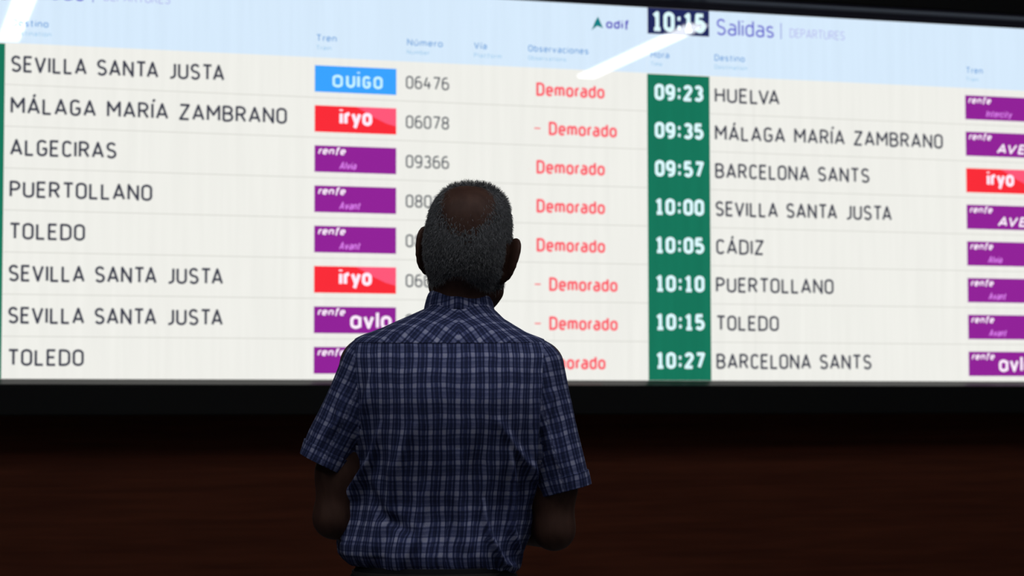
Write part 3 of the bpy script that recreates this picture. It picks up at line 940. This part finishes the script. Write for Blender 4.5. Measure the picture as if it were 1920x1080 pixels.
ARM = {-1: (Vector((-.171, 0, 1.30)), Vector((-1, 0, -.10))), 1: (Vector((.163, 0, 1.30)), Vector((1, 0, -.06)))}
YK = (Vector((0, 0, 1.4155)), Vector((0.0, -.05, 1)))
HEM = (Vector((0, 0, .990)), Vector((.06, 0, 1)))
def which(c):
    """-1 / 1 on a sleeve, 0 on the trunk of the shirt"""
    for q in (-1, 1):
        p, n = ARM[q]
        if (c - p).dot(n) <= 0:
            continue
        a, b = (Vector(t) for t in SL[q]); ab = b - a
        t = max(0, min(1.3, (c - a).dot(ab) / ab.dot(ab)))
        dc = (c - a - ab * t); rc = math.sqrt(dc.x ** 2 + (dc.y * .82) ** 2 + dc.z ** 2) - (RAD[q][0] + (RAD[q][1] - RAD[q][0]) * t)
        cx, hw = (float(np.interp(c.z, T[:, 0], T[:, k_])) for k_ in (1, 2))
        trunk_d = (c.x - cx) * q - hw
        if rc < trunk_d + .07 * max(0, min(1, (c.z - 1.22) / .08)) + .004:
            return q
    return 0
SCORE = [ARM[-1], ARM[1]]
shirt = cloth_obj('shirt', cut_region(Vs, Qs, [(YK[0], -YK[1]), HEM], lambda c: which(c) == 0, SCORE), man, uv_body, plaid)
cloth_obj('yoke', cut_region(Vs, Qs, [YK, (Vector((0, 0, 1.484)), Vector((0, 0, -1)))], lambda c: which(c) == 0, SCORE), shirt, uv_yoke, plaid, off=.0012)
for s_ in (-1, 1):
    a, b = (Vector(q) for q in SL[s_]); d = (b - a).normalized()
    cuff = b
    kp = lambda c, q=s_: which(c) == q
    cloth_obj('sleeve', cut_region(Vs, Qs, [(cuff - d * .026, -d)], kp, SCORE), shirt, uv_sleeve(s_), plaid)
    cloth_obj('sleeve_cuff', cut_region(Vs, Qs, [(cuff - d * .028, d), (cuff, -d)], kp, SCORE), shirt, uv_sleeve(s_), plaid, thick=.004, off=.0025)

# collar: a stand with a folded-over leaf
def collar_geo():
    vs, fs, uv = [], [], []
    NU = 72
    prof = [(.0550, 1.478), (.0545, 1.490), (.0550, 1.505), (.0565, 1.5155), (.0590, 1.5180), (.0612, 1.514), (.0635, 1.506), (.0660, 1.497), (.0680, 1.483), (.0700, 1.472)]
    run = 0; runs = [0]
    for i in range(1, len(prof)):
        run += math.hypot(prof[i][0] - prof[i - 1][0], prof[i][1] - prof[i - 1][1]); runs.append(run)
    for j in range(NU + 1):
        th = -math.pi + .14 + (2 * math.pi - .28) * j / NU           # opening at the front
        back = math.cos(th)                                          # 1 at the nape
        for i, (r, z) in enumerate(prof):
            out = i / (len(prof) - 1)
            x = .0125 + math.sin(th) * (r * 1.0 - .002 * (1 - out)) - .002 * out
            y = .016 - math.cos(th) * r * 1.0
            drop = .010 * (1 - back) / 2 * (1 - out * .2) + abs(math.sin(th)) * (.004 + .016 * out) + .030 * max(0, -back) * .8
            zz = z + .004 - drop - .035 * x * 1.2 + .0012 * math.sin(th * 7 + i)
            vs.append((x, y, zz)); uv.append((th * .070, runs[i], 0))
    n = len(prof)
    for j in range(NU):
        for i in range(n - 1):
            fs.append((j * n + i, (j + 1) * n + i, (j + 1) * n + i + 1, j * n + i + 1))
    return vs, fs, uv
vs, fs, uv = collar_geo()
co_ = pydata('collar', vs, fs, plaid, shirt, True)
at = co_.data.attributes.new('weave', 'FLOAT_VECTOR', 'POINT')
at.data.foreach_set('vector', np.array(uv, np.float32).ravel())
md = co_.modifiers.new('thickness', 'SOLIDIFY'); md.thickness = .0022; md.offset = 0
md = co_.modifiers.new('soft', 'SUBSURF'); md.levels = 1; md.render_levels = 1

# ------------------------------------------------------------------ trousers, belt, shoes
TF = Field((-.30, -.24, .03), (.24, .24, 1.03), .0046)
TF.stack([(1.015, -.032, .142, 0, .118), (.96, -.036, .156, -.004, .124), (.90, -.040, .172, -.014, .132), (.86, -.040, .172, -.014, .126), (.80, -.040, .166, -.010, .112), (.77, -.040, .150, -.008, .095)], n=2.3, k=.02, zlo=.775, zhi=1.012)
for sx in (-1, 1):
    hx = -.040 + sx * .088; fx = -.035 + sx * .125
    TF.capsule((hx, -.005, .88), (hx + sx * .018, .005, .48), .092, .074, .06)
    TF.capsule((hx + sx * .018, .005, .48), (fx, -.024, .06), .074, .062, .03)
Vt, Qt = TF.mesh(2); del TF
me_t = mesh_np('t', Vt, Qt); Nt = normals(me_t); bpy.data.meshes.remove(me_t)
for i in range(len(Vt)):
    x, y, z = Vt[i]
    Vt[i] += Nt[i] * (.005 * noise.noise(Vector((x * 12, y * 12, z * 10))) + (.006 * math.sin(z * 90 + x * 20) if z < .16 else 0))
cloth_m = mat('black_trouser_cloth', (0.008, 0.008, 0.010, 1), rough=0.9, spec=0.1)
bm = cut_region(Vt, Qt, [(Vector((0, 0, .055)), Vector((0, 0, 1))), (Vector((0, 0, 1.000)), Vector((0, 0, -1)))])
tro = cloth_obj('trousers', bm, man, lambda co: co, cloth_m)
belt_m = mat('black_leather', (0.008, 0.007, 0.006, 1), rough=0.7)
vs, fs = [], []
NB = 64
for j in range(NB):
    th = 2 * math.pi * j / NB
    c, s__ = math.cos(th), math.sin(th)
    for r, z in ((0, .958), (.005, .958), (.005, .990), (0, .990)):
        a_, b_ = .146 + r, .122 + r
        q = (abs(c) ** 2.3 + abs(s__) ** 2.3) ** (-1 / 2.3)
        vs.append((-.038 + a_ * q * c, -.002 + b_ * q * s__, z))
for j in range(NB):
    for i in range(4):
        a_ = j * 4; b_ = (j + 1) % NB * 4
        fs.append((a_ + i, b_ + i, b_ + (i + 1) % 4, a_ + (i + 1) % 4))
pydata('belt', vs, fs, belt_m, tro)
for sx in (-1, 1):
    fx = -.035 + sx * .125
    F2 = Field((fx - .08, -.12, -.005), (fx + .11, .26, .14), .004)
    F2.capsule((fx, -.045, .050), (fx + sx * .012, .06, .052), .044, .043, .02)
    F2.capsule((fx + sx * .010, .06, .046), (fx + sx * .032, .175, .036), .044, .038, .02)
    F2.capsule((fx, -.03, .06), (fx, -.03, .10), .046, .044, .02)
    F2.add((fx - .1, -.2, -.05), (fx + .15, .3, .004), lambda X, Y, Z: Z - .004 + 0 * X + 0 * Y, .003, 'sub')
    a_, b_ = F2.mesh(1)
    sh = link_mesh('shoe', mesh_np('shoe', a_, b_), belt_m, man)
